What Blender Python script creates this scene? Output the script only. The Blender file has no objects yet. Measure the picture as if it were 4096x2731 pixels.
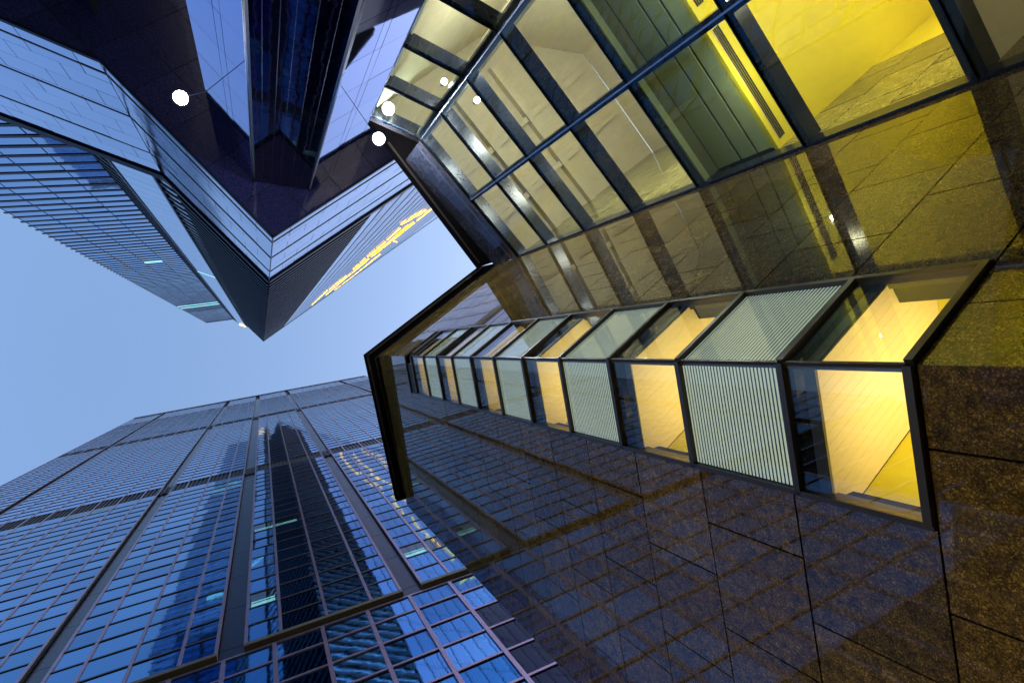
import bpy, math, random
from mathutils import Matrix, Vector
random.seed(7)
C = bpy.context.scene.collection
sc = bpy.context.scene
R = math.radians
EYE = 1.6

# ------------------------------------------------------------------ camera
cam = bpy.data.cameras.new('camera')
cam.sensor_width = 36.0
cam.lens = 2250.0 / 4096.0 * 36.0
cam.clip_start = 0.05
cam.clip_end = 6000
cobj = bpy.data.objects.new('camera', cam)
zc = Vector((1050 - 2048, -(1414 - 1365.5), -2250.0)).normalized()
xc = (Vector((1, 0, 0)) - zc[0] * zc).normalized()
yc = zc.cross(xc)
cobj.matrix_world = Matrix.Translation((0, 0, EYE)) @ Matrix((xc, yc, zc)).to_4x4()
C.objects.link(cobj)
sc.camera = cobj

# ------------------------------------------------------------------ sky, sun, exposure
SUN_EL, SUN_ROT = 11.0, 90.0
world = bpy.data.worlds.new('World')
sc.world = world
world.use_nodes = True
wn = world.node_tree
sky = wn.nodes.new('ShaderNodeTexSky')
sky.sky_type = 'NISHITA'
sky.sun_disc = False
sky.sun_elevation = R(SUN_EL)
sky.sun_rotation = R(SUN_ROT)
sky.air_density = 1.0
sky.dust_density = 10.0
sky.ozone_density = 2.8
bg = wn.nodes['Background']
wn.links.new(sky.outputs[0], bg.inputs[0])
bg.inputs[1].default_value = 0.15
sun = bpy.data.lights.new('sun', 'SUN')
sun.energy = 0.05
sun.angle = R(12)
sun.color = (1.0, 0.85, 0.7)
so = bpy.data.objects.new('sun', sun)
sd = Vector((math.cos(R(SUN_EL)), 0, math.sin(R(SUN_EL))))
so.rotation_euler = sd.to_track_quat('Z', 'Y').to_euler()
so.location = (60, 0, 40)
C.objects.link(so)
sc.view_settings.view_transform = 'Standard'
sc.view_settings.look = 'None'
sc.view_settings.gamma = 1.0
sc.view_settings.use_curve_mapping = False
sc.view_settings.exposure = 2.42
sc.render.engine = 'CYCLES'
sc.cycles.max_bounces = 10
sc.cycles.transparent_max_bounces = 24
sc.cycles.glossy_bounces = 6
sc.cycles.diffuse_bounces = 4
sc.cycles.sample_clamp_indirect = 3.0
sc.cycles.caustics_reflective = False
sc.cycles.caustics_refractive = False

# ------------------------------------------------------------------ materials
def new_mat(name):
    m = bpy.data.materials.new(name)
    m.use_nodes = True
    nt = m.node_tree
    return m, nt, nt.nodes['Principled BSDF'], nt.nodes['Material Output']

def setp(b, **k):
    for key, v in k.items():
        key = key.replace('_', ' ')
        b.inputs[key].default_value = v

def pos(nt):
    g = nt.nodes.new('ShaderNodeNewGeometry')
    return g.outputs['Position']

def noise(nt, scale, detail=2.0, rough=0.5, stretch=None, dist=0.0):
    n = nt.nodes.new('ShaderNodeTexNoise')
    n.inputs['Scale'].default_value = scale
    n.inputs['Detail'].default_value = detail
    n.inputs['Roughness'].default_value = rough
    n.inputs['Distortion'].default_value = dist
    p = pos(nt)
    if stretch:
        mp = nt.nodes.new('ShaderNodeMapping')
        mp.inputs['Scale'].default_value = stretch
        nt.links.new(p, mp.inputs['Vector'])
        p = mp.outputs['Vector']
    nt.links.new(p, n.inputs['Vector'])
    return n

def bump(nt, height_out, dist, target, strength=1.0):
    b = nt.nodes.new('ShaderNodeBump')
    b.inputs['Distance'].default_value = dist
    b.inputs['Strength'].default_value = strength
    nt.links.new(height_out, b.inputs['Height'])
    nt.links.new(b.outputs['Normal'], target)
    return b

def ramp(nt, fac, stops):
    r = nt.nodes.new('ShaderNodeValToRGB')
    el = r.color_ramp.elements
    while len(el) < len(stops):
        el.new(0.5)
    for e, (p_, c_) in zip(el, stops):
        e.position = p_
        e.color = (*c_, 1)
    nt.links.new(fac, r.inputs['Fac'])
    return r

def per_object_tint(nt, col_a, col_b):
    oi = nt.nodes.new('ShaderNodeObjectInfo')
    mx = nt.nodes.new('ShaderNodeMix')
    mx.data_type = 'RGBA'
    mx.inputs[6].default_value = (*col_a, 1)
    mx.inputs[7].default_value = (*col_b, 1)
    nt.links.new(oi.outputs['Random'], mx.inputs[0])
    return mx.outputs[2]

def mirror_mat(name, ca, cb, wave=0.002, wscale=1.0, rough=0.02, stretch=None, dirt=0.06):
    m, nt, b, o = new_mat(name)
    setp(b, Metallic=1.0, Roughness=rough)
    nt.links.new(per_object_tint(nt, ca, cb), b.inputs['Base Color'])
    n = noise(nt, wscale, 2.0, 0.45, stretch)
    bump(nt, n.outputs['Fac'], wave, b.inputs['Normal'])
    n2 = noise(nt, 3.0, 5.0, 0.7)
    mr = nt.nodes.new('ShaderNodeMapRange')
    mr.inputs['From Min'].default_value = 0.4
    mr.inputs['From Max'].default_value = 0.8
    mr.inputs['To Min'].default_value = rough
    mr.inputs['To Max'].default_value = rough + dirt
    nt.links.new(n2.outputs['Fac'], mr.inputs['Value'])
    nt.links.new(mr.outputs[0], b.inputs['Roughness'])
    return m

def paint_mat(name, col, rough=0.5, spec=0.5, var=0.12, nscale=2.0, metallic=0.0):
    m, nt, b, o = new_mat(name)
    setp(b, Roughness=rough, Metallic=metallic)
    b.inputs['Specular IOR Level'].default_value = spec
    n = noise(nt, nscale, 6.0, 0.6)
    lo = tuple(c * (1 - var) for c in col)
    hi = tuple(min(1, c * (1 + var)) for c in col)
    r = ramp(nt, n.outputs['Fac'], [(0.3, lo), (0.7, hi)])
    nt.links.new(r.outputs[0], b.inputs['Base Color'])
    return m

def clear_glass(name, tint=(0.9, 0.95, 0.92), ior=1.6, wave=0.0006, wscale=0.8, extra=0.0, rough=0.0):
    m, nt, b, o = new_mat(name)
    nt.nodes.remove(b)
    t = nt.nodes.new('ShaderNodeBsdfTransparent')
    t.inputs['Color'].default_value = (*tint, 1)
    g = nt.nodes.new('ShaderNodeBsdfGlossy')
    g.inputs['Roughness'].default_value = rough
    # Schlick reflectance that is the same from both sides of the thin pane
    f0 = ((ior - 1) / (ior + 1)) ** 2 + extra
    fr = nt.nodes.new('ShaderNodeLayerWeight')
    fr.inputs['Blend'].default_value = 0.5
    pw = nt.nodes.new('ShaderNodeMath')
    pw.operation = 'POWER'
    pw.inputs[1].default_value = 5.0
    nt.links.new(fr.outputs['Facing'], pw.inputs[0])
    ad = nt.nodes.new('ShaderNodeMath')
    ad.operation = 'MULTIPLY_ADD'
    ad.use_clamp = True
    ad.inputs[1].default_value = 1 - f0
    ad.inputs[2].default_value = f0
    mx = nt.nodes.new('ShaderNodeMixShader')
    n = noise(nt, wscale, 2.0, 0.4)
    bump(nt, n.outputs['Fac'], wave, g.inputs['Normal'])
    # dust and streaks on the glass as a thin diffuse film
    d = nt.nodes.new('ShaderNodeBsdfDiffuse')
    d.inputs['Color'].default_value = (0.6, 0.62, 0.6, 1)
    dn = noise(nt, 2.5, 8.0, 0.75, (1, 1, 0.35))
    dm = nt.nodes.new('ShaderNodeMapRange')
    dm.inputs['From Min'].default_value = 0.5
    dm.inputs['From Max'].default_value = 0.85
    dm.inputs['To Max'].default_value = 0.06
    nt.links.new(dn.outputs['Fac'], dm.inputs['Value'])
    mx2 = nt.nodes.new('ShaderNodeMixShader')
    nt.links.new(pw.outputs[0], ad.inputs[0])
    nt.links.new(ad.outputs[0], mx.inputs[0])
    nt.links.new(t.outputs[0], mx.inputs[1])
    nt.links.new(g.outputs[0], mx.inputs[2])
    nt.links.new(dm.outputs[0], mx2.inputs[0])
    nt.links.new(mx.outputs[0], mx2.inputs[1])
    nt.links.new(d.outputs[0], mx2.inputs[2])
    nt.links.new(mx2.outputs[0], o.inputs['Surface'])
    return m

def emit_mat(name, col, strength, noise_amt=0.0, nscale=2.0):
    m, nt, b, o = new_mat(name)
    setp(b, Roughness=0.6)
    b.inputs['Base Color'].default_value = (*[min(.8, c) for c in col], 1)
    b.inputs['Emission Color'].default_value = (*col, 1)
    b.inputs['Emission Strength'].default_value = strength
    if noise_amt:
        n = noise(nt, nscale, 4.0)
        mr = nt.nodes.new('ShaderNodeMapRange')
        mr.inputs['To Min'].default_value = strength * (1 - noise_amt)
        mr.inputs['To Max'].default_value = strength * (1 + noise_amt)
        nt.links.new(n.outputs['Fac'], mr.inputs['Value'])
        nt.links.new(mr.outputs[0], b.inputs['Emission Strength'])
    return m

def granite_mat(name, dark, mid, gold, scale=1.0, rough=0.07, ior=1.5):
    m, nt, b, o = new_mat(name)
    setp(b, Roughness=rough, IOR=ior)
    v = nt.nodes.new('ShaderNodeTexVoronoi')
    v.inputs['Scale'].default_value = 55 * scale
    v.inputs['Randomness'].default_value = 1.0
    dn = noise(nt, 30 * scale, 3.0)
    add = nt.nodes.new('ShaderNodeVectorMath')
    add.operation = 'MULTIPLY_ADD'
    add.inputs[1].default_value = (0.02, 0.02, 0.02)
    nt.links.new(dn.outputs['Color'], add.inputs[0])
    nt.links.new(pos(nt), add.inputs[2])
    nt.links.new(add.outputs[0], v.inputs['Vector'])
    sep = nt.nodes.new('ShaderNodeSeparateColor')
    nt.links.new(v.outputs['Color'], sep.inputs[0])
    r = ramp(nt, sep.outputs[0], [(0.0, dark), (0.45, dark), (0.6, mid), (0.85, mid), (0.97, gold)])
    # large blotches where the golden crystals are denser
    n = noise(nt, 5.5 * scale, 4.0, 0.65)
    mr = nt.nodes.new('ShaderNodeMapRange')
    mr.inputs['From Min'].default_value = 0.3
    mr.inputs['From Max'].default_value = 0.7
    mr.inputs['To Min'].default_value = 0.45
    mr.inputs['To Max'].default_value = 1.6
    nt.links.new(n.outputs['Fac'], mr.inputs['Value'])
    n3 = noise(nt, 130 * scale, 2.0, 0.6)
    mr3 = nt.nodes.new('ShaderNodeMapRange')
    mr3.inputs['To Min'].default_value = 0.45
    mr3.inputs['To Max'].default_value = 1.5
    nt.links.new(n3.outputs['Fac'], mr3.inputs['Value'])
    oi = nt.nodes.new('ShaderNodeObjectInfo')
    mro = nt.nodes.new('ShaderNodeMapRange')
    mro.inputs['To Min'].default_value = 0.75
    mro.inputs['To Max'].default_value = 1.25
    nt.links.new(oi.outputs['Random'], mro.inputs['Value'])
    mul = nt.nodes.new('ShaderNodeMath'); mul.operation = 'MULTIPLY'
    nt.links.new(mr.outputs[0], mul.inputs[0]); nt.links.new(mr3.outputs[0], mul.inputs[1])
    mul2 = nt.nodes.new('ShaderNodeMath'); mul2.operation = 'MULTIPLY'
    nt.links.new(mul.outputs[0], mul2.inputs[0]); nt.links.new(mro.outputs[0], mul2.inputs[1])
    sc_ = nt.nodes.new('ShaderNodeVectorMath'); sc_.operation = 'SCALE'
    nt.links.new(r.outputs[0], sc_.inputs[0]); nt.links.new(mul2.outputs[0], sc_.inputs['Scale'])
    nt.links.new(sc_.outputs[0], b.inputs['Base Color'])
    nb = noise(nt, 0.9, 2.0, 0.5)
    bump(nt, nb.outputs['Fac'], 0.0012, b.inputs['Normal'])
    rr = noise(nt, 60, 3.0, 0.6, (0.3, 0.3, 3.0))
    mrr = nt.nodes.new('ShaderNodeMapRange')
    mrr.inputs['From Min'].default_value = 0.4
    mrr.inputs['To Min'].default_value = rough * 0.6
    mrr.inputs['To Max'].default_value = rough * 2.6
    nt.links.new(rr.outputs['Fac'], mrr.inputs['Value'])
    nt.links.new(mrr.outputs[0], b.inputs['Roughness'])
    return m

MAT = {}
MAT['granite'] = granite_mat('polished_brown_granite', (0.055, 0.036, 0.013), (0.12, 0.078, 0.024), (0.26, 0.175, 0.045), scale=1.7, rough=0.03, ior=1.58)
MAT['granite_in'] = granite_mat('interior_granite', (0.12, 0.11, 0.04), (0.30, 0.27, 0.09), (0.42, 0.38, 0.16), rough=0.12)
MAT['dark_stone'] = granite_mat('dark_blue_stone', (0.012, 0.013, 0.02), (0.03, 0.032, 0.045), (0.06, 0.06, 0.08))
MAT['joint'] = paint_mat('joint_shadow_gap', (0.012, 0.011, 0.010), 0.8)
MAT['eave'] = paint_mat('eave_bronze', (0.005, 0.0045, 0.005), 0.9, spec=0.0, nscale=6)
MAT['frame'] = paint_mat('window_frame_bronze', (0.028, 0.022, 0.020), 0.32, nscale=9)
MAT['mullion'] = paint_mat('wing_mullion_steel', (0.018, 0.028, 0.055), 0.22, spec=0.8, nscale=9, metallic=0.4)
MAT['alu'] = paint_mat('mullion_cap_aluminium', (0.55, 0.52, 0.55), 0.25, nscale=9, metallic=0.9)
MAT['glass'] = clear_glass('clear_glass', (0.93, 0.96, 0.92), 1.55, 0.0006)
MAT['wing_glass'] = clear_glass('wing_glass', (0.86, 0.91, 0.84), 1.45, 0.0004)
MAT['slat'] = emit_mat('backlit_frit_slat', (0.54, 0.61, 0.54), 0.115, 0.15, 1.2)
MAT['slat_back'] = paint_mat('slat_gap_dark', (0.02, 0.03, 0.04), 0.4)
MAT['yellow'] = paint_mat('yellow_ceiling_paint', (0.82, 0.70, 0.03), 0.6, var=0.03)
MAT['yellow_cream'] = paint_mat('cream_yellow_ceiling', (0.85, 0.67, 0.28), 0.6, var=0.03)
MAT['tan'] = paint_mat('tan_ceiling_paint', (0.56, 0.50, 0.36), 0.6, var=0.05)
MAT['green'] = paint_mat('green_grey_ceiling', (0.46, 0.52, 0.26), 0.5, var=0.05)
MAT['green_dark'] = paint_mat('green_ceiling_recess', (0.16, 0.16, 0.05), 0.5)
MAT['slot'] = paint_mat('diffuser_slot_black', (0.01, 0.01, 0.01), 0.6)
MAT['core'] = paint_mat('core_dark', (0.015, 0.015, 0.02), 0.8)
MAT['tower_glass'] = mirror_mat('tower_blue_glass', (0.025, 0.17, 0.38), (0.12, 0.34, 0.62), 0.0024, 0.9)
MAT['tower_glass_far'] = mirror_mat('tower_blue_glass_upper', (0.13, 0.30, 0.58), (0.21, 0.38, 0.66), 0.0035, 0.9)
MAT['reflection_glass'] = mirror_mat('painted_reflection_glass', (0.012, 0.016, 0.03), (0.02, 0.025, 0.04), 0.002, 0.9)  # tower glass with a dark building's reflection put into its colour
MAT['tower_column'] = paint_mat('tower_dark_column', (0.03, 0.03, 0.055), 0.25, nscale=4, metallic=0.3)
MAT['tower_bar'] = paint_mat('tower_bronze_bar', (0.36, 0.26, 0.34), 0.3, nscale=3, metallic=0.75)
MAT['tower_rail'] = paint_mat('tower_dark_rail', (0.035, 0.022, 0.022), 0.4, nscale=3)
MAT['tower_louvre'] = paint_mat('tower_black_louvre', (0.012, 0.012, 0.016), 0.5)
MAT['tower_sill'] = paint_mat('tower_sill', (0.10, 0.08, 0.04), 0.5)
MAT['lit_glass'] = clear_glass('dark_clear_glass', (0.55, 0.65, 0.7), 2.2, 0.002)
MAT['fluo'] = emit_mat('fluorescent_light', (0.45, 0.95, 0.88), 0.35, 0.9, 2.2)
MAT['room_dark'] = paint_mat('dark_room', (0.03, 0.08, 0.11), 0.8)
MAT['clad'] = mirror_mat('pale_metal_cladding', (0.38, 0.48, 0.68), (0.46, 0.55, 0.75), 0.004, 1.1, 0.06)
MAT['clad_r'] = mirror_mat('lilac_metal_cladding', (0.42, 0.46, 0.72), (0.50, 0.54, 0.80), 0.002, 1.1, 0.08)
MAT['clad_trim'] = paint_mat('cladding_trim', (0.02, 0.03, 0.05), 0.4, metallic=0.4)
MAT['louvre'] = paint_mat('navy_louvre', (0.006, 0.016, 0.05), 0.6, spec=0.2)
MAT['louvre_glass'] = mirror_mat('louvre_strip_glass', (0.40, 0.62, 0.80), (0.45, 0.68, 0.85), 0.003, 1.2)
MAT['fin'] = paint_mat('navy_fin', (0.02, 0.035, 0.11), 0.35, metallic=0.3)
MAT['soffit'] = granite_mat('dark_soffit_stone', (0.03, 0.035, 0.15), (0.045, 0.05, 0.20), (0.07, 0.07, 0.26), scale=2.2, rough=0.06, ior=2.0)
MAT['recess'] = mirror_mat('recess_mirror_panel', (0.24, 0.30, 0.62), (0.28, 0.34, 0.66), 0.0012, 0.6, 0.03, dirt=0.05)
MAT['strip_glass'] = mirror_mat('recess_dark_glass', (0.06, 0.05, 0.13), (0.08, 0.07, 0.16), 0.003, 1.4)
MAT['fac_glass'] = mirror_mat('faceted_blue_glass', (0.26, 0.44, 0.68), (0.32, 0.50, 0.74), 0.004, 0.6)
MAT['fac_pale'] = mirror_mat('faceted_pale_panel', (0.50, 0.62, 0.76), (0.56, 0.67, 0.80), 0.001, 0.3, 0.12)
MAT['fac_band'] = paint_mat('faceted_dark_band', (0.010, 0.016, 0.05), 0.4)
MAT['amber'] = emit_mat('amber_light', (1.0, 0.52, 0.0), 0.95, 0.5, 0.4)
MAT['warmroof'] = emit_mat('roof_glow_light', (1.0, 0.72, 0.4), 0.35)
MAT['cyanrow'] = emit_mat('cyan_row_light', (0.35, 0.85, 0.95), 0.22)
MAT['lamp'] = emit_mat('floodlight_lens', (0.95, 0.97, 1.0), 14.0)
MAT['lamp_body'] = paint_mat('floodlight_housing', (0.25, 0.25, 0.27), 0.4, metallic=0.7)
MAT['pave'] = paint_mat('pavement', (0.16, 0.15, 0.14), 0.8, nscale=1.5)
MAT['road'] = paint_mat('asphalt', (0.05, 0.05, 0.05), 0.85, nscale=8)
MAT['green_glass'] = None

# ------------------------------------------------------------------ helpers
MESH = {}
def box_mesh(w, d, h, mat):
    key = (round(w, 3), round(d, 3), round(h, 3), mat)
    if key in MESH:
        return MESH[key]
    v = [(x, y, z) for z in (0, h) for y in (0, d) for x in (0, w)]
    f = [(0, 2, 3, 1), (4, 5, 7, 6), (0, 1, 5, 4), (2, 6, 7, 3), (0, 4, 6, 2), (1, 3, 7, 5)]
    me = bpy.data.meshes.new(mat + '_box')
    me.from_pydata(v, [], f)
    me.materials.append(MAT[mat])
    MESH[key] = me
    return me

def link(o, parent=None, label=None, cat=None, group=None, kind=None):
    C.objects.link(o)
    if parent is not None:
        o.parent = parent
    if label: o['label'] = label
    if cat: o['category'] = cat
    if group: o['group'] = group
    if kind: o['kind'] = kind
    return o

def thing(name, loc, label, cat, group=None):
    o = bpy.data.objects.new(name, None)
    o.location = loc
    o.empty_display_size = 0.5
    return link(o, None, label, cat, group)

WLOC = {}
def origin(o):
    """world translation of a parent chain (no rotated parents are used)"""
    p = Vector((0, 0, 0))
    while o is not None:
        p += Vector(o.location)
        o = o.parent
    return p

class Wall:
    """vertical plane; t runs along h, z is height above the eye, d is outward (towards the camera side)"""
    def __init__(s, p, deg, scale=1.0, flip_out=False):
        s.k = scale
        s.p = Vector((p[0], p[1]))
        s.h = Vector((math.cos(R(deg)), math.sin(R(deg))))
        m = Vector((-s.h.y, s.h.x))
        s.out = -m if m.dot(s.p) > 0 else m      # towards the camera
        if flip_out: s.out = -s.out
        s.flip = s.out.dot(m) < 0
    def pt(s, t, z, d=0.0):
        q = s.p + s.h * (t * s.k) + s.out * d
        return Vector((q.x, q.y, z * s.k + EYE))
    def frame(s):
        hx = -s.h if s.flip else s.h
        return Matrix(((hx.x, s.out.x, 0), (hx.y, s.out.y, 0), (0, 0, 1)))
    def box(s, name, parent, t0, t1, z0, z1, d0, d1, mat, tilt=0.0, **kw):
        k = s.k
        me = box_mesh((t1 - t0) * k, d1 - d0, (z1 - z0) * k, mat)
        o = bpy.data.objects.new(name, me)
        w = s.pt(t1 if s.flip else t0, z0, d0)
        rot = s.frame()
        if tilt:
            rot = rot @ Matrix.Rotation(R(random.gauss(0, tilt)), 3, 'X') @ Matrix.Rotation(R(random.gauss(0, tilt)), 3, 'Z')
        link(o, parent, **kw)
        o.rotation_euler = rot.to_euler()
        o.location = w - (origin(parent) if parent else Vector())
        return o

class MB:
    """collects boxes (given by wall coordinates) into one mesh"""
    def __init__(s): s.v = []; s.f = []
    def add(s, W_, t0, t1, z0, z1, d0, d1, tilt=0.0):
        n = len(s.v)
        a = random.gauss(0, tilt) if tilt else 0
        b = random.gauss(0, tilt) if tilt else 0
        for z in (z0, z1):
            for d in (d0, d1):
                for t in (t0, t1):
                    dd = d
                    if tilt:
                        dd = d + math.tan(R(a)) * (z - z0) * W_.k + math.tan(R(b)) * (t - t0) * W_.k
                    s.v.append(tuple(W_.pt(t, z, dd)))
        q = [(0, 2, 3, 1), (4, 5, 7, 6), (0, 1, 5, 4), (2, 6, 7, 3), (0, 4, 6, 2), (1, 3, 7, 5)]
        if not W_.flip:
            pass
        for g in q:
            s.f.append(tuple(n + i for i in (g[::-1] if W_.flip else g)))
    def prism(s, pts, z0, z1):
        n = len(s.v); m = len(pts)
        area = sum(pts[i][0] * pts[(i + 1) % m][1] - pts[(i + 1) % m][0] * pts[i][1] for i in range(m))
        if area < 0: pts = pts[::-1]
        for z in (z0, z1):
            for p in pts: s.v.append((p[0], p[1], z + EYE))
        s.f.append(tuple(n + i for i in range(m))[::-1])
        s.f.append(tuple(n + m + i for i in range(m)))
        for i in range(m):
            j = (i + 1) % m
            s.f.append((n + i, n + j, n + m + j, n + m + i))
    def build(s, name, mat, parent=None, **kw):
        o_ = origin(parent) if parent else Vector()
        me = bpy.data.meshes.new(name)
        me.from_pydata([(x - o_.x, y - o_.y, z - o_.z) for x, y, z in s.v], [], s.f)
        me.materials.append(MAT[mat])
        o = bpy.data.objects.new(name, me)
        return link(o, parent, **kw)

def tube(p0, p1, r, sides=8):
    p0 = Vector(p0); p1 = Vector(p1)
    q = (p1 - p0).to_track_quat('Z', 'Y')
    v = []; L = (p1 - p0).length
    for z in (0, L):
        for i in range(sides):
            a = 2 * math.pi * i / sides
            v.append(p0 + q @ Vector((r * math.cos(a), r * math.sin(a), z)))
    f = [(i, (i + 1) % sides, sides + (i + 1) % sides, sides + i) for i in range(sides)]
    f += [tuple(range(sides))[::-1], tuple(range(sides, 2 * sides))]
    return v, f

def mesh_obj(name, v, f, mat, parent=None, **kw):
    o_ = origin(parent) if parent else Vector()
    me = bpy.data.meshes.new(name)
    me.from_pydata([tuple(Vector(p) - o_) for p in v], [], f)
    me.materials.append(MAT[mat])
    o = bpy.data.objects.new(name, me)
    return link(o, parent, **kw)

def area_light(name, loc, sx, sy, watts, col, rotz=0.0, up=True, tilt=None):
    l = bpy.data.lights.new(name, 'AREA')
    l.shape = 'RECTANGLE'
    l.size = sx; l.size_y = sy
    l.energy = watts
    l.color = col
    o = bpy.data.objects.new(name, l)
    o.rotation_euler = (math.pi if up else 0, 0, rotz)
    o.location = loc
    C.objects.link(o)
    return o

# ------------------------------------------------------------------ ground
g = MB(); g.prism([(-1500, -1500), (1500, -1500), (1500, 1500), (-1500, 1500)], -EYE - 0.5, -EYE - 0.0)
g.build('pavement', 'pave', None, kind='structure')
g = MB(); g.prism([(-300, 4.5), (300, -46), (300, -39), (-300, 11.5)], -EYE, -EYE + 0.004)
g.build('road', 'road', None, kind='structure')

# ================================================================== GRANITE BUILDING
S = 0.62
RIDGE = (6.53876 * S, 0.1271 * S)
G1 = Wall(RIDGE, -38.0, S)
G2 = Wall(RIDGE, 79.0, S)
TOP = 35.06
gb = thing('granite_building', (RIDGE[0] + 2, RIDGE[1] + 1.0, 0),
           'dark brown polished granite building with a lit strip of corner windows and flat black eave', 'building')
courses = [3.84 + 1.87 * k for k in range(-2, 17)]
courses = [-EYE / S] + courses + [TOP]
WZ0, WZ1 = 3.83, 26.75
W1, W2 = 1.97, 1.82
K_T = 9.83
G2_END = 9.55
gap = 0.015
def panels(Wl, tend, wcut, first, pitch, shift):
    for i in range(len(courses) - 1):
        z0, z1 = courses[i] + gap, courses[i + 1] - gap
        zm = (z0 + z1) / 2
        inwin = WZ0 < zm < WZ1 + 0.6
        cuts = []
        t = first + (shift if i % 2 else 0)
        while t < tend - 0.25:
            cuts.append(t); t += pitch
        start = wcut + 0.05 if inwin else 0.0
        edges = [start] + [c for c in cuts if c > start + 0.3] + [tend]
        if inwin and z1 > WZ1: z1 = z1
        for a, b in zip(edges[:-1], edges[1:]):
            Wl.box('granite_panel', gb, a + (gap if a > 0.01 else 0), b - gap, z0, z1, -0.05, random.uniform(-0.002, 0.002), 'granite', tilt=0.03)
panels(G1, K_T - 0.02, W1, 1.15, 2.2, 1.1)
panels(G2, G2_END, W2, 0.94, 1.9, 0.95)
# lower filler above the window strip (the course is cut by the window head)
core = MB()
core.add(G1, W1 + 0.05, K_T - 0.02, -EYE / S, TOP, -0.30, -0.055)
core.add(G2, W2 + 0.05, G2_END, -EYE / S, TOP, -0.30, -0.055)
core.add(G1, 0.4, W1 + 0.05, -EYE / S, WZ0 - 0.08, -0.30, -0.055)
core.add(G2, 0.4, W2 + 0.05, -EYE / S, WZ0 - 0.08, -0.30, -0.055)
core.add(G1, 0.4, W1 + 0.05, WZ1 + 0.1, TOP, -0.30, -0.055)
core.add(G2, 0.4, W2 + 0.05, WZ1 + 0.1, TOP, -0.30, -0.055)
core.build('wall', 'joint', gb)
# side return wall at the far end of the lower face
G3p = G2.pt(G2_END, 0)
G3 = Wall((G3p.x, G3p.y), -38.0, S)
b = MB()
b.add(G3, 0.0, 14, -EYE / S, TOP, -0.02, 0.0)
b.build('side_wall', 'granite', gb)
# eave
def P2(x, y, H=TOP): return (x * H * S, y * H * S)
eo = P2(0.1637, 0.0022); ei = P2(0.3771, -0.1654); ee = P2(0.2211, 0.2618); eg = P2(0.169, -0.4107)
inn_r = G1.pt(0.6, 0, -0.3); inn_k = G1.pt(K_T + 1.5, 0, -0.3)
e = MB()
rr = G2.pt(9.1, 0, -0.4)
e.prism([eo, ei, (inn_k.x, inn_k.y), (rr.x, rr.y), ee], TOP * S + 0.004, TOP * S + 0.45)
e.build('eave', 'eave', gb)
# shallow ribs under the eave
e = MB()
GE = Wall(eo, -38.1, S); GE2 = Wall(eo, 77.4, S)
e.add(GE, 0.05, 9.6, TOP - 0.05, TOP - 0.001, -0.10, -0.03)
e.add(GE, 0.35, 9.3, TOP - 0.05, TOP - 0.001, -0.36, -0.31)
e.add(GE2, 0.05, 9.0, TOP - 0.05, TOP - 0.001, -0.10, -0.03)
e.add(GE2, 0.35, 9.0, TOP - 0.05, TOP - 0.001, -0.36, -0.31)
e.build('eave_rib', 'frame', gb)
# roof mass behind the eave
e = MB()
far = G2.pt(9.4, 0, -9)
farg = G1.pt(14, 0, -9)
e.prism([(inn_r.x, inn_r.y), (inn_k.x, inn_k.y), (farg.x, farg.y), (far.x, far.y), (rr.x, rr.y)], TOP * S + 0.46, TOP * S + 0.8)
e.build('roof', 'core', gb)

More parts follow.
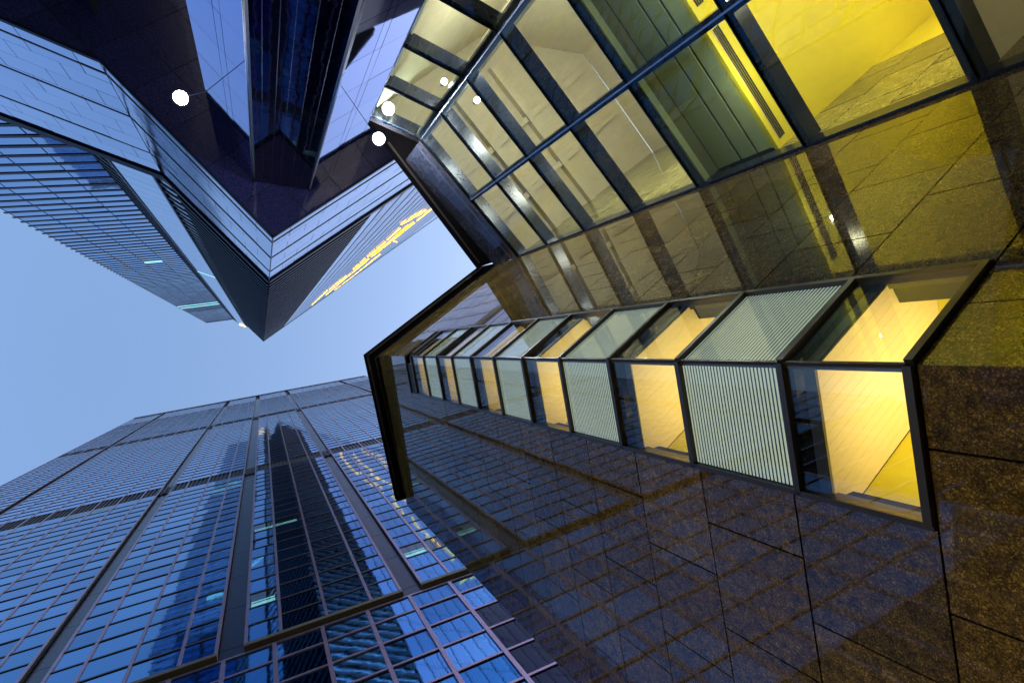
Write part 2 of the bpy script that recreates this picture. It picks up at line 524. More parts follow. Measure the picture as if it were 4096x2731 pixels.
# corner windows
LV = [3.90, 5.60, 7.70, 9.80, 11.90, 14.03, 16.12, 18.24, 20.34, 22.40, 24.45, 26.75]
h1 = G1.h * S; h2 = G2.h * S
def quad_prism(pts2, z0, z1):
    m = MB(); m.prism([tuple(p) for p in pts2], z0 * S, z1 * S); return m
for i in range(len(LV) - 1):
    z0, z1 = LV[i], LV[i + 1]
    fr = MB()
    br = 0.048
    for Wl, w in ((G1, W1), (G2, W2)):
        fr.add(Wl, 0.0, w, z0 - br, z0 + br, -0.10, 0.035 if i else 0.05)
    if i == len(LV) - 2:
        for Wl, w in ((G1, W1), (G2, W2)):
            fr.add(Wl, 0.0, w, z1 - br, z1 + br, -0.10, 0.034)
    # corner post (thin) and outer jambs
    fr.add(G1, -0.012, 0.03, z0 + br, z1 - br, -0.06, 0.012)
    fr.add(G1, w * 0 + W1 - 0.02, W1 + 0.06, z0 - br + 0.002, z1 + br - 0.002, -0.12, 0.03)
    fr.add(G2, W2 - 0.02, W2 + 0.06, z0 - br + 0.002, z1 + br - 0.002, -0.12, 0.03)
    win = fr.build('corner_window', 'frame', gb)
    for Wl, w in ((G1, W1), (G2, W2)):
        Wl.box('pane', win, 0.035, w - 0.03, z0 + br, z1 - br, -0.012, -0.004, 'glass')
    striped = (i % 2 == 1)
    if striped:
        n = 30
        p = (z1 - z0 - 2 * br) / n
        mb = MB()
        for Wl, w in ((G1, W1), (G2, W2)):
            mbk = MB(); mbk.add(Wl, 0.10, w, z0 + br, z1 - br, -0.12, -0.10); mbk.build('back_panel', 'slat_back', win)
            for k in range(n):
                a = z0 + br + p * (k + 0.22); bb = a + p * 0.56
                if i <= 3:
                    Wl.box('slat', win, 0.06, w - 0.04, a, bb, -0.020, -0.018, 'slat')
                else:
                    mb.add(Wl, 0.06, w - 0.04, a, bb, -0.020, -0.018)
        if mb.v: mb.build('slat', 'slat', win, kind='stuff')
    else:
        zc_ = z0 + (z1 - z0) * 0.74
        # lit room behind the clear panes: planked ceiling, walls and floor
        o0 = Vector(RIDGE)
        a0 = 0.15; aw = 2.3; al = 3.3
        nP = 14
        ww = (aw - a0) / nP
        for k in range(nP):
            s0 = a0 + k * ww; s1 = s0 + ww - 0.003
            q = [o0 + h2 * s0 + h1 * a0, o0 + h2 * s1 + h1 * a0, o0 + h2 * s1 + h1 * al, o0 + h2 * s0 + h1 * al]
            quad_prism(q, zc_, zc_ + 0.04).build('ceiling_plank', 'yellow_cream', win)
        q = [o0 + h1 * 0.12 + h2 * 0.12, o0 + h1 * al + h2 * 0.12, o0 + h1 * al + h2 * aw, o0 + h1 * 0.12 + h2 * aw]
        quad_prism(q, zc_ + 0.042, zc_ + 0.2).build('ceiling_edge', 'frame', win)
        m = MB()
        for (pA, pB) in ((o0 + h1 * (al + .01) + h2 * 0.1, o0 + h1 * (al + .01) + h2 * aw),
                         (o0 + h2 * (aw + .01) + h1 * 0.25, o0 + h2 * (aw + .01) + h1 * al)):
            dv = (pB - pA).normalized(); nv = Vector((-dv.y, dv.x)) * 0.02
            m.prism([tuple(pA), tuple(pB), tuple(pB + nv), tuple(pA + nv)], (z0 + 0.02) * S, (zc_ - 0.005) * S)
        m.build('room_wall', 'yellow', win)
        quad_prism([o0 + h1 * 0.1 + h2 * 0.1, o0 + h1 * al + h2 * 0.1, o0 + h1 * al + h2 * aw, o0 + h1 * 0.1 + h2 * aw], z0 - 0.05, z0 + 0.015).build('floor', 'yellow_cream', win)
        cc = o0 + h1 * 2.0 + h2 * 1.5
        area_light('room_lamp', (cc.x, cc.y, (z0 + 0.05) * S + EYE), 1.7, 1.3, 4.2 if z0 < 15 else 2.6, (1.0, 0.87, 0.58), R(-38))

o0 = Vector(RIDGE)
m = MB()
kin = G1.pt(K_T - 0.3, 0, -0.45); gin = G2.pt(G2_END - 0.2, 0, -0.35)
m.prism([tuple(o0 + h1 * 3.4 + h2 * 0.55), tuple(kin.xy), tuple((kin.xy + Vector((8, 2)))), tuple((gin.xy + Vector((9, 1)))), tuple(gin.xy), tuple(o0 + h2 * 2.8 + h1 * 0.6), tuple(o0 + h2 * 2.8 + h1 * 3.4)], -EYE, TOP * S - 0.02)
m.build('building_mass', 'core', gb)
m = MB()
m.prism([tuple(o0 + h1 * 3.39 + h2 * 0.12), tuple(o0 + h1 * 3.45 + h2 * 0.12), tuple(o0 + h1 * 3.45 + h2 * 2.75), tuple(o0 + h1 * 3.39 + h2 * 2.75)], -EYE, TOP * S - 0.02)
m.prism([tuple(o0 + h2 * 2.7 + h1 * 0.25), tuple(o0 + h2 * 2.79 + h1 * 0.25), tuple(o0 + h2 * 2.79 + h1 * 3.4), tuple(o0 + h2 * 2.7 + h1 * 3.4)], -EYE, TOP * S - 0.02)
m.build('inner_wall', 'core', gb)

# ================================================================== GLASS WING
Kp = (14.27445 * S, -5.91668 * S)
Cp = (8.14937 * S, -12.21525 * S)
Ep = (5.34621 * S, -13.0509 * S)
GL = Wall(Kp, 225.8, S)
GX = Wall(Cp, 196.6, S)
wing = thing('glass_wing', (Kp[0] - 1, Kp[1] - 3, 0),
             'tall glass walled wing with blue steel mullions and lit yellow ceilings beside the granite wall', 'building')
TZ = [-1.6 / S, 2.7, 7.0, 11.3, 15.66, 19.6, 23.5, 27.45, 31.25]
M1, CT = 4.43, 8.79
XT = 2.93
for i, z in enumerate(TZ[1:]):
    for Wl, L in ((GL, CT), (GX, XT)):
        zz = (z - 0.22, z + 0.04)
        Wl.box('transom', wing, 0.09, L - (0.06 if Wl is GL else 0.02), zz[0], zz[1], -0.40, -0.03, 'mullion')
        Wl.box('transom_cap', wing, 0.05, L, z - 0.018, z + 0.018, -0.026, 0.022, 'mullion')
ztop = TZ[-1]
GL.box('mullion', wing, M1 - 0.16, M1 + 0.16, TZ[0], ztop, -0.401, -0.031, 'mullion')
GL.box('mullion_cap', wing, M1 - 0.03, M1 + 0.03, TZ[0], ztop, -0.024, 0.030, 'alu')
GL.box('corner_post', wing, CT - 0.20, CT + 0.02, TZ[0], ztop, -0.402, -0.032, 'mullion')
GX.box('corner_post', wing, 0.0, 0.22, TZ[0], ztop, -0.40, -0.03, 'mullion')
GX.box('corner_rib', wing, 0.24, 0.27, TZ[0], ztop, -0.20, -0.028, 'alu')
GX.box('corner_rib', wing, 0.31, 0.335, TZ[0], ztop, -0.20, -0.028, 'alu')
GL.box('mullion_cap', wing, CT - 0.04, CT + 0.0, TZ[0], ztop, -0.024, 0.030, 'alu')
GL.box('jamb', wing, 0.0, 0.10, TZ[0], ztop, -0.30, -0.02, 'mullion')
GX.box('jamb', wing, XT - 0.02, XT + 0.02, TZ[0], ztop, -0.1, 0.0, 'mullion')
for i in range(len(TZ) - 1):
    for (Wl, a, bb) in ((GL, 0.10, M1 - 0.03), (GL, M1 + 0.03, CT - 0.04), (GX, 0.03, XT)):
        Wl.box('glass_pane', wing, a, bb, TZ[i] + 0.02, TZ[i + 1] - 0.02, -0.022, -0.008, 'wing_glass', tilt=0.06)
# stone band above the glass
for r_, (a, bb) in enumerate(((ztop + 0.30, 33.1), (33.12, TOP))):
    t = 0.0 + (0.9 if r_ else 0)
    edges = [0.0] + [x for x in [1.1 + 1.75 * k + (0.85 if r_ else 0) for k in range(6)] if x < CT - .3] + [CT]
    for c0, c1 in zip(edges[:-1], edges[1:]):
        GL.box('stone_panel', wing, c0 + 0.01, c1 - 0.01, a + 0.01, bb - 0.01, -0.04, 0.0, 'dark_stone', tilt=0.04)
GL.box('head_rail', wing, 0.0, CT, ztop + 0.045, ztop + 0.28, -0.3, 0.05, 'frame')
GL.box('head_rail', wing, 0.0, CT, 32.15, 32.22, 0.002, 0.02, 'alu')
GX.box('head_rail', wing, 0.0, XT, ztop + 0.045, ztop + 0.4, -0.3, 0.03, 'eave')
b = MB(); b.add(GL, 0, CT, ztop + 0.05, TOP, -0.3, -0.045); b.build('wall', 'core', wing)
b = MB()
b.prism([ei, eg, tuple(GL.pt(10.2, 0, -2.2).xy), tuple(GL.pt(-1.2, 0, -2.2).xy)], TOP * S + 0.001, TOP * S + 0.447)
b.build('eave', 'eave', wing)
e = MB(); GE3 = Wall(ei, 229.7, S)
e.add(GE3, 0.2, 9.6, TOP - 0.05, TOP - 0.001, -0.10, -0.03)
e.build('eave_rib', 'frame', wing)

# interior: granite wall running on behind the glass
for i in range(len(courses) - 1):
    z0, z1 = courses[i] + gap, courses[i + 1] - gap
    if z1 > 33 or 13 < (z0 + z1) / 2 < 15.3: continue
    t = K_T + 0.02
    tend = 16.85 if z1 < 15 else 22.6
    edges = [t] + [x for x in [1.15 + 2.2 * k + (1.1 if i % 2 else 0) for k in range(4, 12)] if t + .3 < x < tend - .3] + [tend]
    for a, bb in zip(edges[:-1], edges[1:]):
        G1.box('interior_panel', wing, a + 0.03, bb - 0.03, z0 + 0.012, z1 - 0.012, -0.05, 0.0, 'granite_in')
b = MB(); b.add(G1, K_T + 0.02, 16.85, TZ[0], 15.3, -0.3, -0.055); b.add(G1, K_T + 0.02, 22.6, 15.3, 33, -0.3, -0.055); b.build('interior_wall', 'joint', wing)

# storeys: a low tan room, a yellow room behind a green bulkhead, and a tall hall above
def wpt(t, d): q = GL.pt(t, 0, -d * S); return (q.x, q.y)
def slab(name, mat, t0, t1, d0, d1, z0, z1):
    m = MB(); m.prism([wpt(t0, d0), wpt(t1, d0), wpt(t1, d1), wpt(t0, d1)], z0 * S, z1 * S)
    return m.build(name, mat, wing)
def point_light(name, p, watts, col, r=0.12):
    l = bpy.data.lights.new(name, 'POINT')
    l.energy = watts; l.color = col; l.shadow_soft_size = r
    o = bpy.data.objects.new(name, l); o.location = p
    C.objects.link(o)
CX = 11.2
slab('ceiling', 'tan', -1.2, CX - 2.6, 0.72, 7.0, 7.05, 7.2)
slab('floor_slab', 'core', -0.9, CX - 2.8, 0.70, 7.0, 7.22, 7.5)
slab('ceiling', 'yellow', -2.2, CX - 2.6, 1.06, 13.0, 12.92, 13.05)
slab('ceiling_lip', 'yellow', 0.02, CX - 2.7, 1.00, 1.055, 12.86, 13.06)
for k in range(4):
    d0 = 1.30 + k * 0.09
    slab('diffuser_slot', 'slot', 0.10, 4.1, d0, d0 + 0.048, 12.895, 12.917)
    slab('diffuser_slot', 'slot', 4.9, 8.3, d0, d0 + 0.048, 12.895, 12.917)
slab('diffuser_rim', 'yellow_cream', 0.05, 4.15, 1.27, 1.295, 12.90, 12.916)
# green grooved bulkhead panels between yellow room and hall
for z0, z1 in ((12.96, 13.58), (13.68, 14.28), (14.38, 15.36)):
    slab('bulkhead_panel', 'green', 0.05, CX - 2.7, 1.00, 1.06, z0, z1)
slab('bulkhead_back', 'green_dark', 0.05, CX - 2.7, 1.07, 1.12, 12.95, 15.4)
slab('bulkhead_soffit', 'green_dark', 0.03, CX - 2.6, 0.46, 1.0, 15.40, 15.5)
slab('bulkhead_soffit', 'green', 0.03, CX - 2.6, 0.18, 0.455, 15.36, 15.5)
slab('floor_slab', 'core', -1.6, CX - 2.7, 0.17, 12.0, 15.52, 15.75)
# tall hall
hall = [wpt(-0.08, 0.28), wpt(CT - 0.3, 0.28)]
xl = GX.pt(XT - 0.1, 0, -0.35)
hall += [(xl.x, xl.y), wpt(CX, 7.5), wpt(6.5, 13.0), wpt(-2.2, 13.0), wpt(-1.2, 4.0)]
m = MB(); m.prism(hall, 31.45 * S, 31.6 * S); m.build('ceiling', 'tan', wing)
for dd in (3.2, 6.4):
    slab('ceiling_beam', 'tan', -0.9, 9.4, dd, dd + 0.45, 31.0, 31.449)
for tt in (2.2, 5.6):
    slab('ceiling_beam', 'tan', tt, tt + 0.35, 0.3, 12, 31.15, 31.448)
for (z0, z1, mt, dd) in ((-2.5, 7.0, 'tan', 7.0), (7.5, 12.9, 'yellow', 13.0), (15.8, 31.4, 'tan', 13.0)):
    slab('room_wall', mt, -2.6, 8.6 if dd < 10 or z0 < 10 else 6.8, dd, dd + 0.1, z0, z1)
hb = MB(); p0 = Vector((xl.x, xl.y)); p1 = Vector(wpt(CX, 7.5)); p2 = Vector(wpt(6.5, 13.0))
nv = (p1 - p0).normalized(); nv = Vector((-nv.y, nv.x)) * 0.05
hb.prism([tuple(p0), tuple(p1), tuple(p1 + nv), tuple(p0 + nv)], 15.8 * S, 31.4 * S)
hb.prism([tuple(p1), tuple(p2), tuple(p2 + nv), tuple(p1 + nv)], 15.8 * S, 31.4 * S)
hb.build('room_wall', 'tan', wing)
slab('room_wall', 'yellow', CX - 2.7, CX - 2.6, 1.2, 13.0, 7.5, 12.9)
q = Vector(wpt(2.04, 3.19))
v, f = tube((q.x, q.y, 12.86 * S + EYE), (q.x, q.y, 12.915 * S + EYE), 0.075, 16)
mesh_obj('smoke_detector', v, f, 'yellow', wing)
m = MB(); m.add(G1, 16.87, 24.0, 7.3, 12.9, -0.12, -0.02); m.build('room_wall', 'yellow', wing)
m = MB(); m.add(G1, K_T + 0.3, 24.0, -2.0, 33.0, -0.6, -0.4); m.build('backing_wall', 'core', wing)
WARM = (1.0, 0.83, 0.48)
for (t, d, z, w_, col) in ((4.5, 4.0, 8.3, 60, WARM), (2.0, 8.5, 8.6, 40, WARM), (3.0, 3.5, 1.0, 30, (1.0, .85, .6)),
                          (2.2, 5.5, 18.5, 105, (1.0, .90, .72)), (6.5, 5.0, 19.5, 125, (1.0, .94, .84)), (9.3, 2.6, 21.0, 70, (1.0, .97, .95)), (2.4, 0.55, 11.75, 9.5, (1.0, .98, .85)), (6.6, 0.55, 11.75, 9.5, (1.0, .98, .85))):
    q = wpt(t, d)
    point_light('room_lamp', (q[0], q[1], z * S + EYE), w_, col, 0.15 if w_ > 10 else 0.03)

# small round spotlights inside the glass wing
def bulb(name, label, cat, p, r, group, strength_mat='lamp'):
    t_ = thing(name, p, label, cat, group)
    import bmesh
    bm = bmesh.new()
    bmesh.ops.create_uvsphere(bm, u_segments=14, v_segments=8, radius=r)
    me = bpy.data.meshes.new('lens'); bm.to_mesh(me); bm.free(); me.materials.append(MAT[strength_mat])
    o = bpy.data.objects.new('lens', me); link(o, t_)
    v, f = tube((p[0], p[1], p[2] + r * 0.7), (p[0], p[1], p[2] + r * 2.6), r * 0.55, 10)
    mesh_obj('housing', v, f, 'lamp_body', t_)
    return t_
q = GL.pt(7.95, 25.3, -0.55)
bulb('ceiling_spotlight', 'white spotlight hanging behind the big pane right of the corner post', 'lamp', tuple(q), 0.09, 'spotlights inside the glass wing')
q = GX.pt(0.55, 25.5, -0.35)
bulb('ceiling_spotlight', 'white spotlight hanging behind the corner post of the glass wing', 'lamp', tuple(q), 0.09, 'spotlights inside the glass wing')

# ================================================================== OFFICE TOWER
un = Vector((0.16849, 0.98570)) * 15.0
OT = Wall(un, -9.7, 0.5)
tower = thing('office_tower', (un.x, un.y + 1, 0),
              'tall blue glass office tower with dark recessed columns and two black louvre bands', 'building')
PR = 0.25   # the glass bays stand proud of the columns
BAYS = [(-84.0, -66.9, [-80.3, -75.6, -70.9]),
        (-64.6, -28.05, [-59.7, -55.0, -50.3, -45.6, -41.0, -36.3, -31.6]),
        (-25.5, -9.1, [-22.1, -17.3, -12.55]),
        (-6.5, 10.1, [-2.95, 1.8, 6.65]),
        (12.45, 48.0, [16.0, 20.7, 25.4, 30.1, 34.8, 39.5, 44.2]),
        (50.2, 69.0, [54, 58.7, 63.4])]
rows_low = [65.3] + [69.45 + 4.42 * k for k in range(0, 21)]
rows_low[-1] = 158.6
rows_mid = [166.6 + (290.3 - 166.6) / 28 * k for k in range(29)]
rows_up = [300.5 + (403 - 300.5) / 23 * k for k in range(24)]
rows_top = [403, 411.5, 420, 428.5, 437, 444]
bands = [(158.6, 166.6), (290.3, 300.5)]
LIT = {  # (bay index, row z, t0, t1): rooms with the fluorescent light on
    (3, 'low', 9): (-6.3, 1.0), (3, 'low', 2): (-6.3, -3.2), (4, 'low', 2): (12.8, 16.2), (3, 'mid', 5): (2.0, 6.3), (3, 'mid', 4): (-5.0, -0.5), (3, 'low', 2, 1): (3.2, 6.3), (1, 'low', 20): (-45, -37),
}
cells = []
for bi, (b0, b1, ms) in enumerate(BAYS):
    cols = [b0] + ms + [b1]
    for tag, rows in (('low', rows_low), ('mid', rows_mid), ('up', rows_up), ('top', rows_top)):
        for ri in range(len(rows) - 1):
            for a, c in zip(cols[:-1], cols[1:]):
                cells.append((bi, tag, ri, a, c, rows[ri], rows[ri + 1]))
# nearest / largest panes become single parts, the rest one mesh
cells.sort(key=lambda q: (q[5] ** 2 + q[3] ** 2 + 30 ** 2))
far_lo = MB(); far_hi = MB(); nind = 0
for (bi, tag, ri, a, c, z0, z1) in cells:
    if b0 is None: continue
    lit = LIT.get((bi, tag, ri))
    vis = a > -62 and a < 27
    if lit and a < lit[1] and c > lit[0]:
        OT.box('window_pane', tower, a + 0.12, c - 0.12, z0 + 0.12, z1 - 0.12, PR - 0.025, PR - 0.01, 'lit_glass', tilt=0.05)
        for f0, f1 in ((1.2, 2.1), (2.5, 2.75)):
            OT.box('light_strip', tower, max(a, lit[0]) + 0.2, min(c, lit[1]) - 0.2, z0 + f0, z0 + f1, PR - 0.22, PR - 0.19, 'fluo')
        nind += 1
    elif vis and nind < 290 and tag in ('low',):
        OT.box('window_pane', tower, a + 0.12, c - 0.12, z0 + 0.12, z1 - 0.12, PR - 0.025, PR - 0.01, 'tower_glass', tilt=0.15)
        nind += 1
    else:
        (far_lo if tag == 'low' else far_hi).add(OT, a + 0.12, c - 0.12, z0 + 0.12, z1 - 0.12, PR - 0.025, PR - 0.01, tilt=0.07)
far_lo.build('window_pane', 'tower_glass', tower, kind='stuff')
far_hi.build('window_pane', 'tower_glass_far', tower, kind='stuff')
nb_ = 0
rail = MB()
allrows = [(z, 'a') for z in rows_low[:-1]] + [(z, 'a') for z in rows_mid] + [(z, 'a') for z in rows_up] + [(z, 'a') for z in rows_top[1:]]
for (z, _) in allrows:
    for (b0, b1, ms) in BAYS:
        if nb_ < 110 and z < 158 and b1 > -65 and b0 < 20:
            OT.box('rail', tower, b0, b1, z - 0.13, z + 0.13, PR - 0.03, PR + 0.035, 'tower_rail'); nb_ += 1
        else:
            th = 0.13 if z < 300 else 0.22
            rail.add(OT, b0, b1, z - th, z + th, PR - 0.03, PR + 0.04)
rail.build('rail', 'tower_rail', tower, kind='stuff')
for (b0, b1, ms) in BAYS:
    for m_ in [b0 + 0.1] + ms + [b1 - 0.1]:
        OT.box('mullion_bar', tower, m_ - 0.16, m_ + 0.16, 65.2, 446, PR - 0.03, PR + 0.06, 'tower_bar')
    OT.box('sill', tower, b0 - 0.05, b1 + 0.05, 64.6, 65.2, 0.02, PR + 0.09, 'tower_sill')
    b = MB(); b.add(OT, b0, b1, 65.25, 446, 0.0, PR - 0.20); b.build('bay_back', 'room_dark', tower)
# louvre bands
for bi, (z0, z1) in enumerate(bands):
    OT.box('louvre_band', tower, -84, 69, z0 + 0.1, z1 - 0.1, PR - 0.18, PR - 0.12, 'tower_louvre')
    b = MB()
    t = -84.0
    while t < 60:
        b.add(OT, t, t + 0.25, z0 + 0.2, z1 - 0.2, PR - 0.115, PR + 0.02); t += 0.95
    b.build('louvre_fin', 'tower_rail', tower, kind='stuff')
# dark columns, slightly set back, with horizontal joints
tops = [403, 403, 444, 403, 403]
col_ts = [(-66.9, -64.6, 403), (-28.05, -25.5, 404), (-9.1, -6.5, 446), (10.1, 12.45, 403), (48.0, 50.2, 403)]
for (a, c, zt) in col_ts:
    for k in range(0, 40):
        z0 = 4 + k * 10.4
        if z0 > zt - 1: break
        if z0 < 55: continue
        OT.box('column_panel', tower, a + 0.02, c - 0.02, z0, min(z0 + 10.3, zt), -0.05, 0.03, 'tower_column')
b = MB(); b.add(OT, -84, 69, -EYE / 0.5, 449.5, -20, -0.06); b.build('tower_body', 'core', tower)
OT.box('parapet', tower, -84.1, 69.1, 444.5, 451.5, -0.3, PR + 0.12, 'tower_rail')
# podium glazing below the sill
pcols = [-46.6 + 4.77 * k for k in range(0, 22)]
pr_ = [63.95, 60.35, 55.95, 51.55, 47.15, 42.75, 38.35, 33.95, 29.5]
for j in range(len(pr_) - 1):
    for a, c in zip(pcols[:-1], pcols[1:]):
        OT.box('podium_pane', tower, a + 0.12, c - 0.12, pr_[j + 1] + 0.12, pr_[j] - 0.12, 0.05, 0.065, 'tower_glass' if (a < 11 or j < 2) else 'reflection_glass', tilt=0.22)  # lower right panes are tinted dark to imitate a reflection
for z in pr_:
    OT.box('podium_rail', tower, -60, 69, z - 0.15, z + 0.15, 0.04, 0.13, 'tower_bar')
for c in pcols:
    OT.box('podium_mullion', tower, c - 0.20, c + 0.20, -3, 63.9, 0.04, 0.16, 'tower_bar')
OT.box('podium_wall', tower, -84, 69, -EYE / 0.5, 29.3, -0.04, 0.10, 'tower_column')

# low neighbour across the street; only its reflection shows in the granite
nb = thing('street_block', (-23, 2, 0), 'low dark office block reflected in the polished granite from across the street', 'building')
m = MB(); m.prism([(-36, -17), (-22, -17), (-22, 18), (-36, 18)], -EYE, 19.0)
m.build('wall', 'tower_column', nb)
NW = Wall((-22, -12), 90, 1.0)
for r_ in range(4):
    for c_ in range(6):
        NW.box('window', nb, 1.0 + c_ * 4.4, 4.4 + c_ * 4.4, 1.5 + r_ * 4.0, 4.3 + r_ * 4.0, 0.003, 0.05, 'strip_glass')

# ================================================================== CORNER TOWER (the V)
k2 = 1.24
VC = (0.44464, -6.18404)
VL = Wall(VC, 225.5, k2)
VR = Wall(VC, -38.4, k2)
vt = thing('corner_tower', (VC[0], VC[1] - 3, 0),
           'dark sharp cornered tower overhead with a pale panelled band above a black stone soffit', 'building')
Z0, ZB, ZT = 26.5, 41.4, 246.0
LB_T = 8.95            # bend of the left side
L_END = 7.9            # upper louvred wall ends here
R_SPLIT = 8.7
R_END = 93.0
bend = VL.pt(LB_T, 0)
LBW = Wall((bend.x, bend.y), 197.0, k2)
LB_END = 9.6
ced = [26.5, 28.4, 29.95, 31.6, 33.4, 35.3, 37.3, 39.3, 41.35]
def clad(Wl, tend, mat, first, nmax):
    for i in range(len(ced) - 1):
        edges = [0.02]
        t = 0.95 if i % 2 == 0 else 1.9
        while t < tend - 0.2:
            edges.append(t); t += 1.9
        edges.append(tend)
        for a, c in zip(edges[:-1], edges[1:]):
            if len(edges) and a > nmax: continue
            Wl.box('cladding_panel', vt, a + 0.012, c - 0.012, ced[i] + 0.016, ced[i + 1] - 0.016, -0.05, 0.0, mat, tilt=0.10)
clad(VL, LB_T, 'clad', 0, 99)
clad(VR, 24.0, 'clad_r', 0, 99)
clad(LBW, LB_END, 'clad', 0, 99)
for Wl, te in ((VL, LB_T), (VR, R_END), (LBW, LB_END)):
    for z in (27.45, 31.95, 37.3):
        Wl.box('ledge', vt, 0.0, te, z - 0.05, z + 0.05, 0.003, 0.035, 'clad_trim')
    Wl.box('gutter', vt, -0.02 if Wl is not LBW else 0.0, te, ZB, ZB + 1.1, -0.05, 0.14, 'louvre')
    Wl.box('soffit_trim', vt, 0.0, te, Z0 - 0.25, Z0 - 0.02, -0.12, 0.01, 'louvre')
VR.box('corner_trim', vt, -0.01, 0.03, Z0, ZB, -0.03, 0.03, 'clad_trim')
# louvred upper walls
b = MB()
b.add(VL, 0.0, L_END, ZB + 1.1, ZT, -0.08, -0.01); b.add(VR, 0.0, R_SPLIT, ZB + 1.1, ZT, -0.08, -0.01)
b.build('glass_skin', 'louvre_glass', vt)
z = ZB + 1.7
nl = 0
while z < ZT - 1:
    for Wl, te in ((VL, L_END), (VR, R_SPLIT)):
        Wl.box('louvre', vt, -0.06, te, z, z + 0.80, 0.0, 0.20 + (0.05 if Wl is VL else 0), 'louvre'); nl += 1
    z += 1.9
VL.box('roof_edge', vt, -0.1, L_END, ZT - 1, ZT + 1.5, -0.2, 0.2, 'louvre')
VR.box('roof_edge', vt, -0.1, R_END, ZT - 1, ZT + 1.5, -0.2, 0.2, 'fin')
# finned upper wall beyond the louvres
b = MB(); b.add(VR, R_SPLIT, R_END, ZB + 1.1, ZT, -0.08, 0.02); b.build('upper_wall', 'clad_r', vt)
t = 10.35; kk = 0
while t < 70:
    VR.box('fin', vt, t, t + 0.16, ZB + 1.2, ZT - 1, 0.021, 0.06, 'fin')
    if kk < 12:
        for j in (1, 2, 3):
            VR.box('thin_fin', vt, t + 0.47 * j, t + 0.47 * j + 0.03, ZB + 1.2, ZT - 1, 0.021, 0.03, 'fin')
    t += 1.9 + kk * 0.08; kk += 1
z = 50
while z < ZT - 6:
    VR.box('floor_line', vt, R_SPLIT + 0.05, R_END, z, z + 0.18, 0.0205, 0.025, 'fin'); z += 7.5 if z < 120 else 12
VR.box('edge_trim', vt, R_SPLIT - 0.06, R_SPLIT + 0.06, ZB + 1.1, ZT - 1, 0.0, 0.19, 'louvre')
# amber light lines
AM = [((32.5, 95.5), (28.3, 90)), ((28.3, 92), (24.0, 85.5)), ((38.3, 107.7), (31.8, 142.8)), ((31.9, 97), (27.1, 88.8)),
      ((35.0, 112), (30.0, 132)), ((26.9, 96), (25.1, 141)), ((33, 110), (29, 160)), ((48.9, 177), (37.2, 140)), ((20.4, 163.4), (19.2, 206.5)),
      ((27.0, 166.8), (25.6, 210)), ((39.2, 216), (32.3, 231)), ((42.0, 176.6), (39.2, 214)), ((31, 150), (27, 170)), ((24.5, 150), (21.5, 168))]
for (a, c) in AM:
    p0 = VR.pt(a[0], a[1], 0.2); p1 = VR.pt(c[0], c[1], 0.2)
    # dashed: three tubes with small gaps
    for s0, s1 in ((0, .22), (.25, .41), (.43, .62), (.66, .8), (.83, 1.0)):
        v, f = tube(p0.lerp(p1, s0), p0.lerp(p1, s1), 0.08, 5)
        mesh_obj('light_tube', v, f, 'amber', vt)
# body
b = MB()
pl = VL.pt(L_END, 0, -0.1); pcn = VL.pt(0.0, 0, -0.1) ; pr1 = VR.pt(R_END, 0, -0.1)
cin = VC[0] + 0.02, VC[1] - 0.15
b.prism([(pl.x, pl.y), cin, (pr1.x, pr1.y), (pr1.x - 10, pr1.y - 20), (pl.x + 8, pl.y - 25)], (ZB + 0.2) * k2, ZT * k2)
pl2 = LBW.pt(LB_END, 0, -0.06); pb2 = VL.pt(LB_T, 0, -0.1)
b.prism([(pl2.x, pl2.y), (pb2.x - 0.05, pb2.y - 0.1), cin, (pr1.x, pr1.y), (pr1.x - 10, pr1.y - 20), (pl2.x + 6, pl2.y - 22)], Z0 * k2 + 0.35, (ZB + 0.15) * k2)
b.build('tower_body', 'core', vt)
# soffit of polished stone slabs in a grid along both wall directions
SZ = Z0 * k2
hl = VL.h; hr = VR.h
rot = Matrix(((hr.x, hl.x), (hr.y, hl.y)))
g_ = 2.35
cnt = 0
def clip_poly(poly, pnt, out):
    res = []
    for i in range(len(poly)):
        a = poly[i]; c = poly[(i + 1) % len(poly)]
        da = (a - pnt).dot(out) + 0.13; dc = (c - pnt).dot(out) + 0.13
        if da <= 0: res.append(a)
        if (da < 0 < dc) or (dc < 0 < da):
            s_ = da / (da - dc); res.append(a.lerp(c, s_))
    return res
for i in range(0, 13):
    for j in range(-5, 12):
        o_ = Vector(VC) + hl * (g_ * i) + (hr) * (g_ * j)
        e_ = 0.02
        poly = [o_ + hl * e_ + hr * e_, o_ + hl * (g_ - e_) + hr * e_, o_ + hl * (g_ - e_) + hr * (g_ - e_), o_ + hl * e_ + hr * (g_ - e_)]
        past = g_ * (i + 0.5) > LB_T * k2
        planes = ((Vector(VC), VR.out), (Vector((bend.x, bend.y)), LBW.out)) if past else ((Vector(VC), VR.out), (Vector(VC), VL.out))
        for pnt, out in planes:
            if len(poly) < 3: break
            poly = clip_poly(poly, pnt, out)
        if len(poly) < 3: continue
        m = MB(); m.prism([tuple(p) for p in poly], SZ - 0.02 + random.uniform(-.006, .006), SZ + 0.03)
        m.build('soffit_slab', 'soffit', vt)
b = MB()
b.prism([(pl2.x, pl2.y), (pb2.x - 0.1, pb2.y - 0.2), (VC[0] + 0.03, VC[1] - 0.3), (VR.pt(30, 0, -0.2).x, VR.pt(30, 0, -0.2).y), (20, -45), (pl2.x + 3, pl2.y - 24)], SZ + 0.035, SZ + 0.3)
b.build('soffit_back', 'joint', vt)
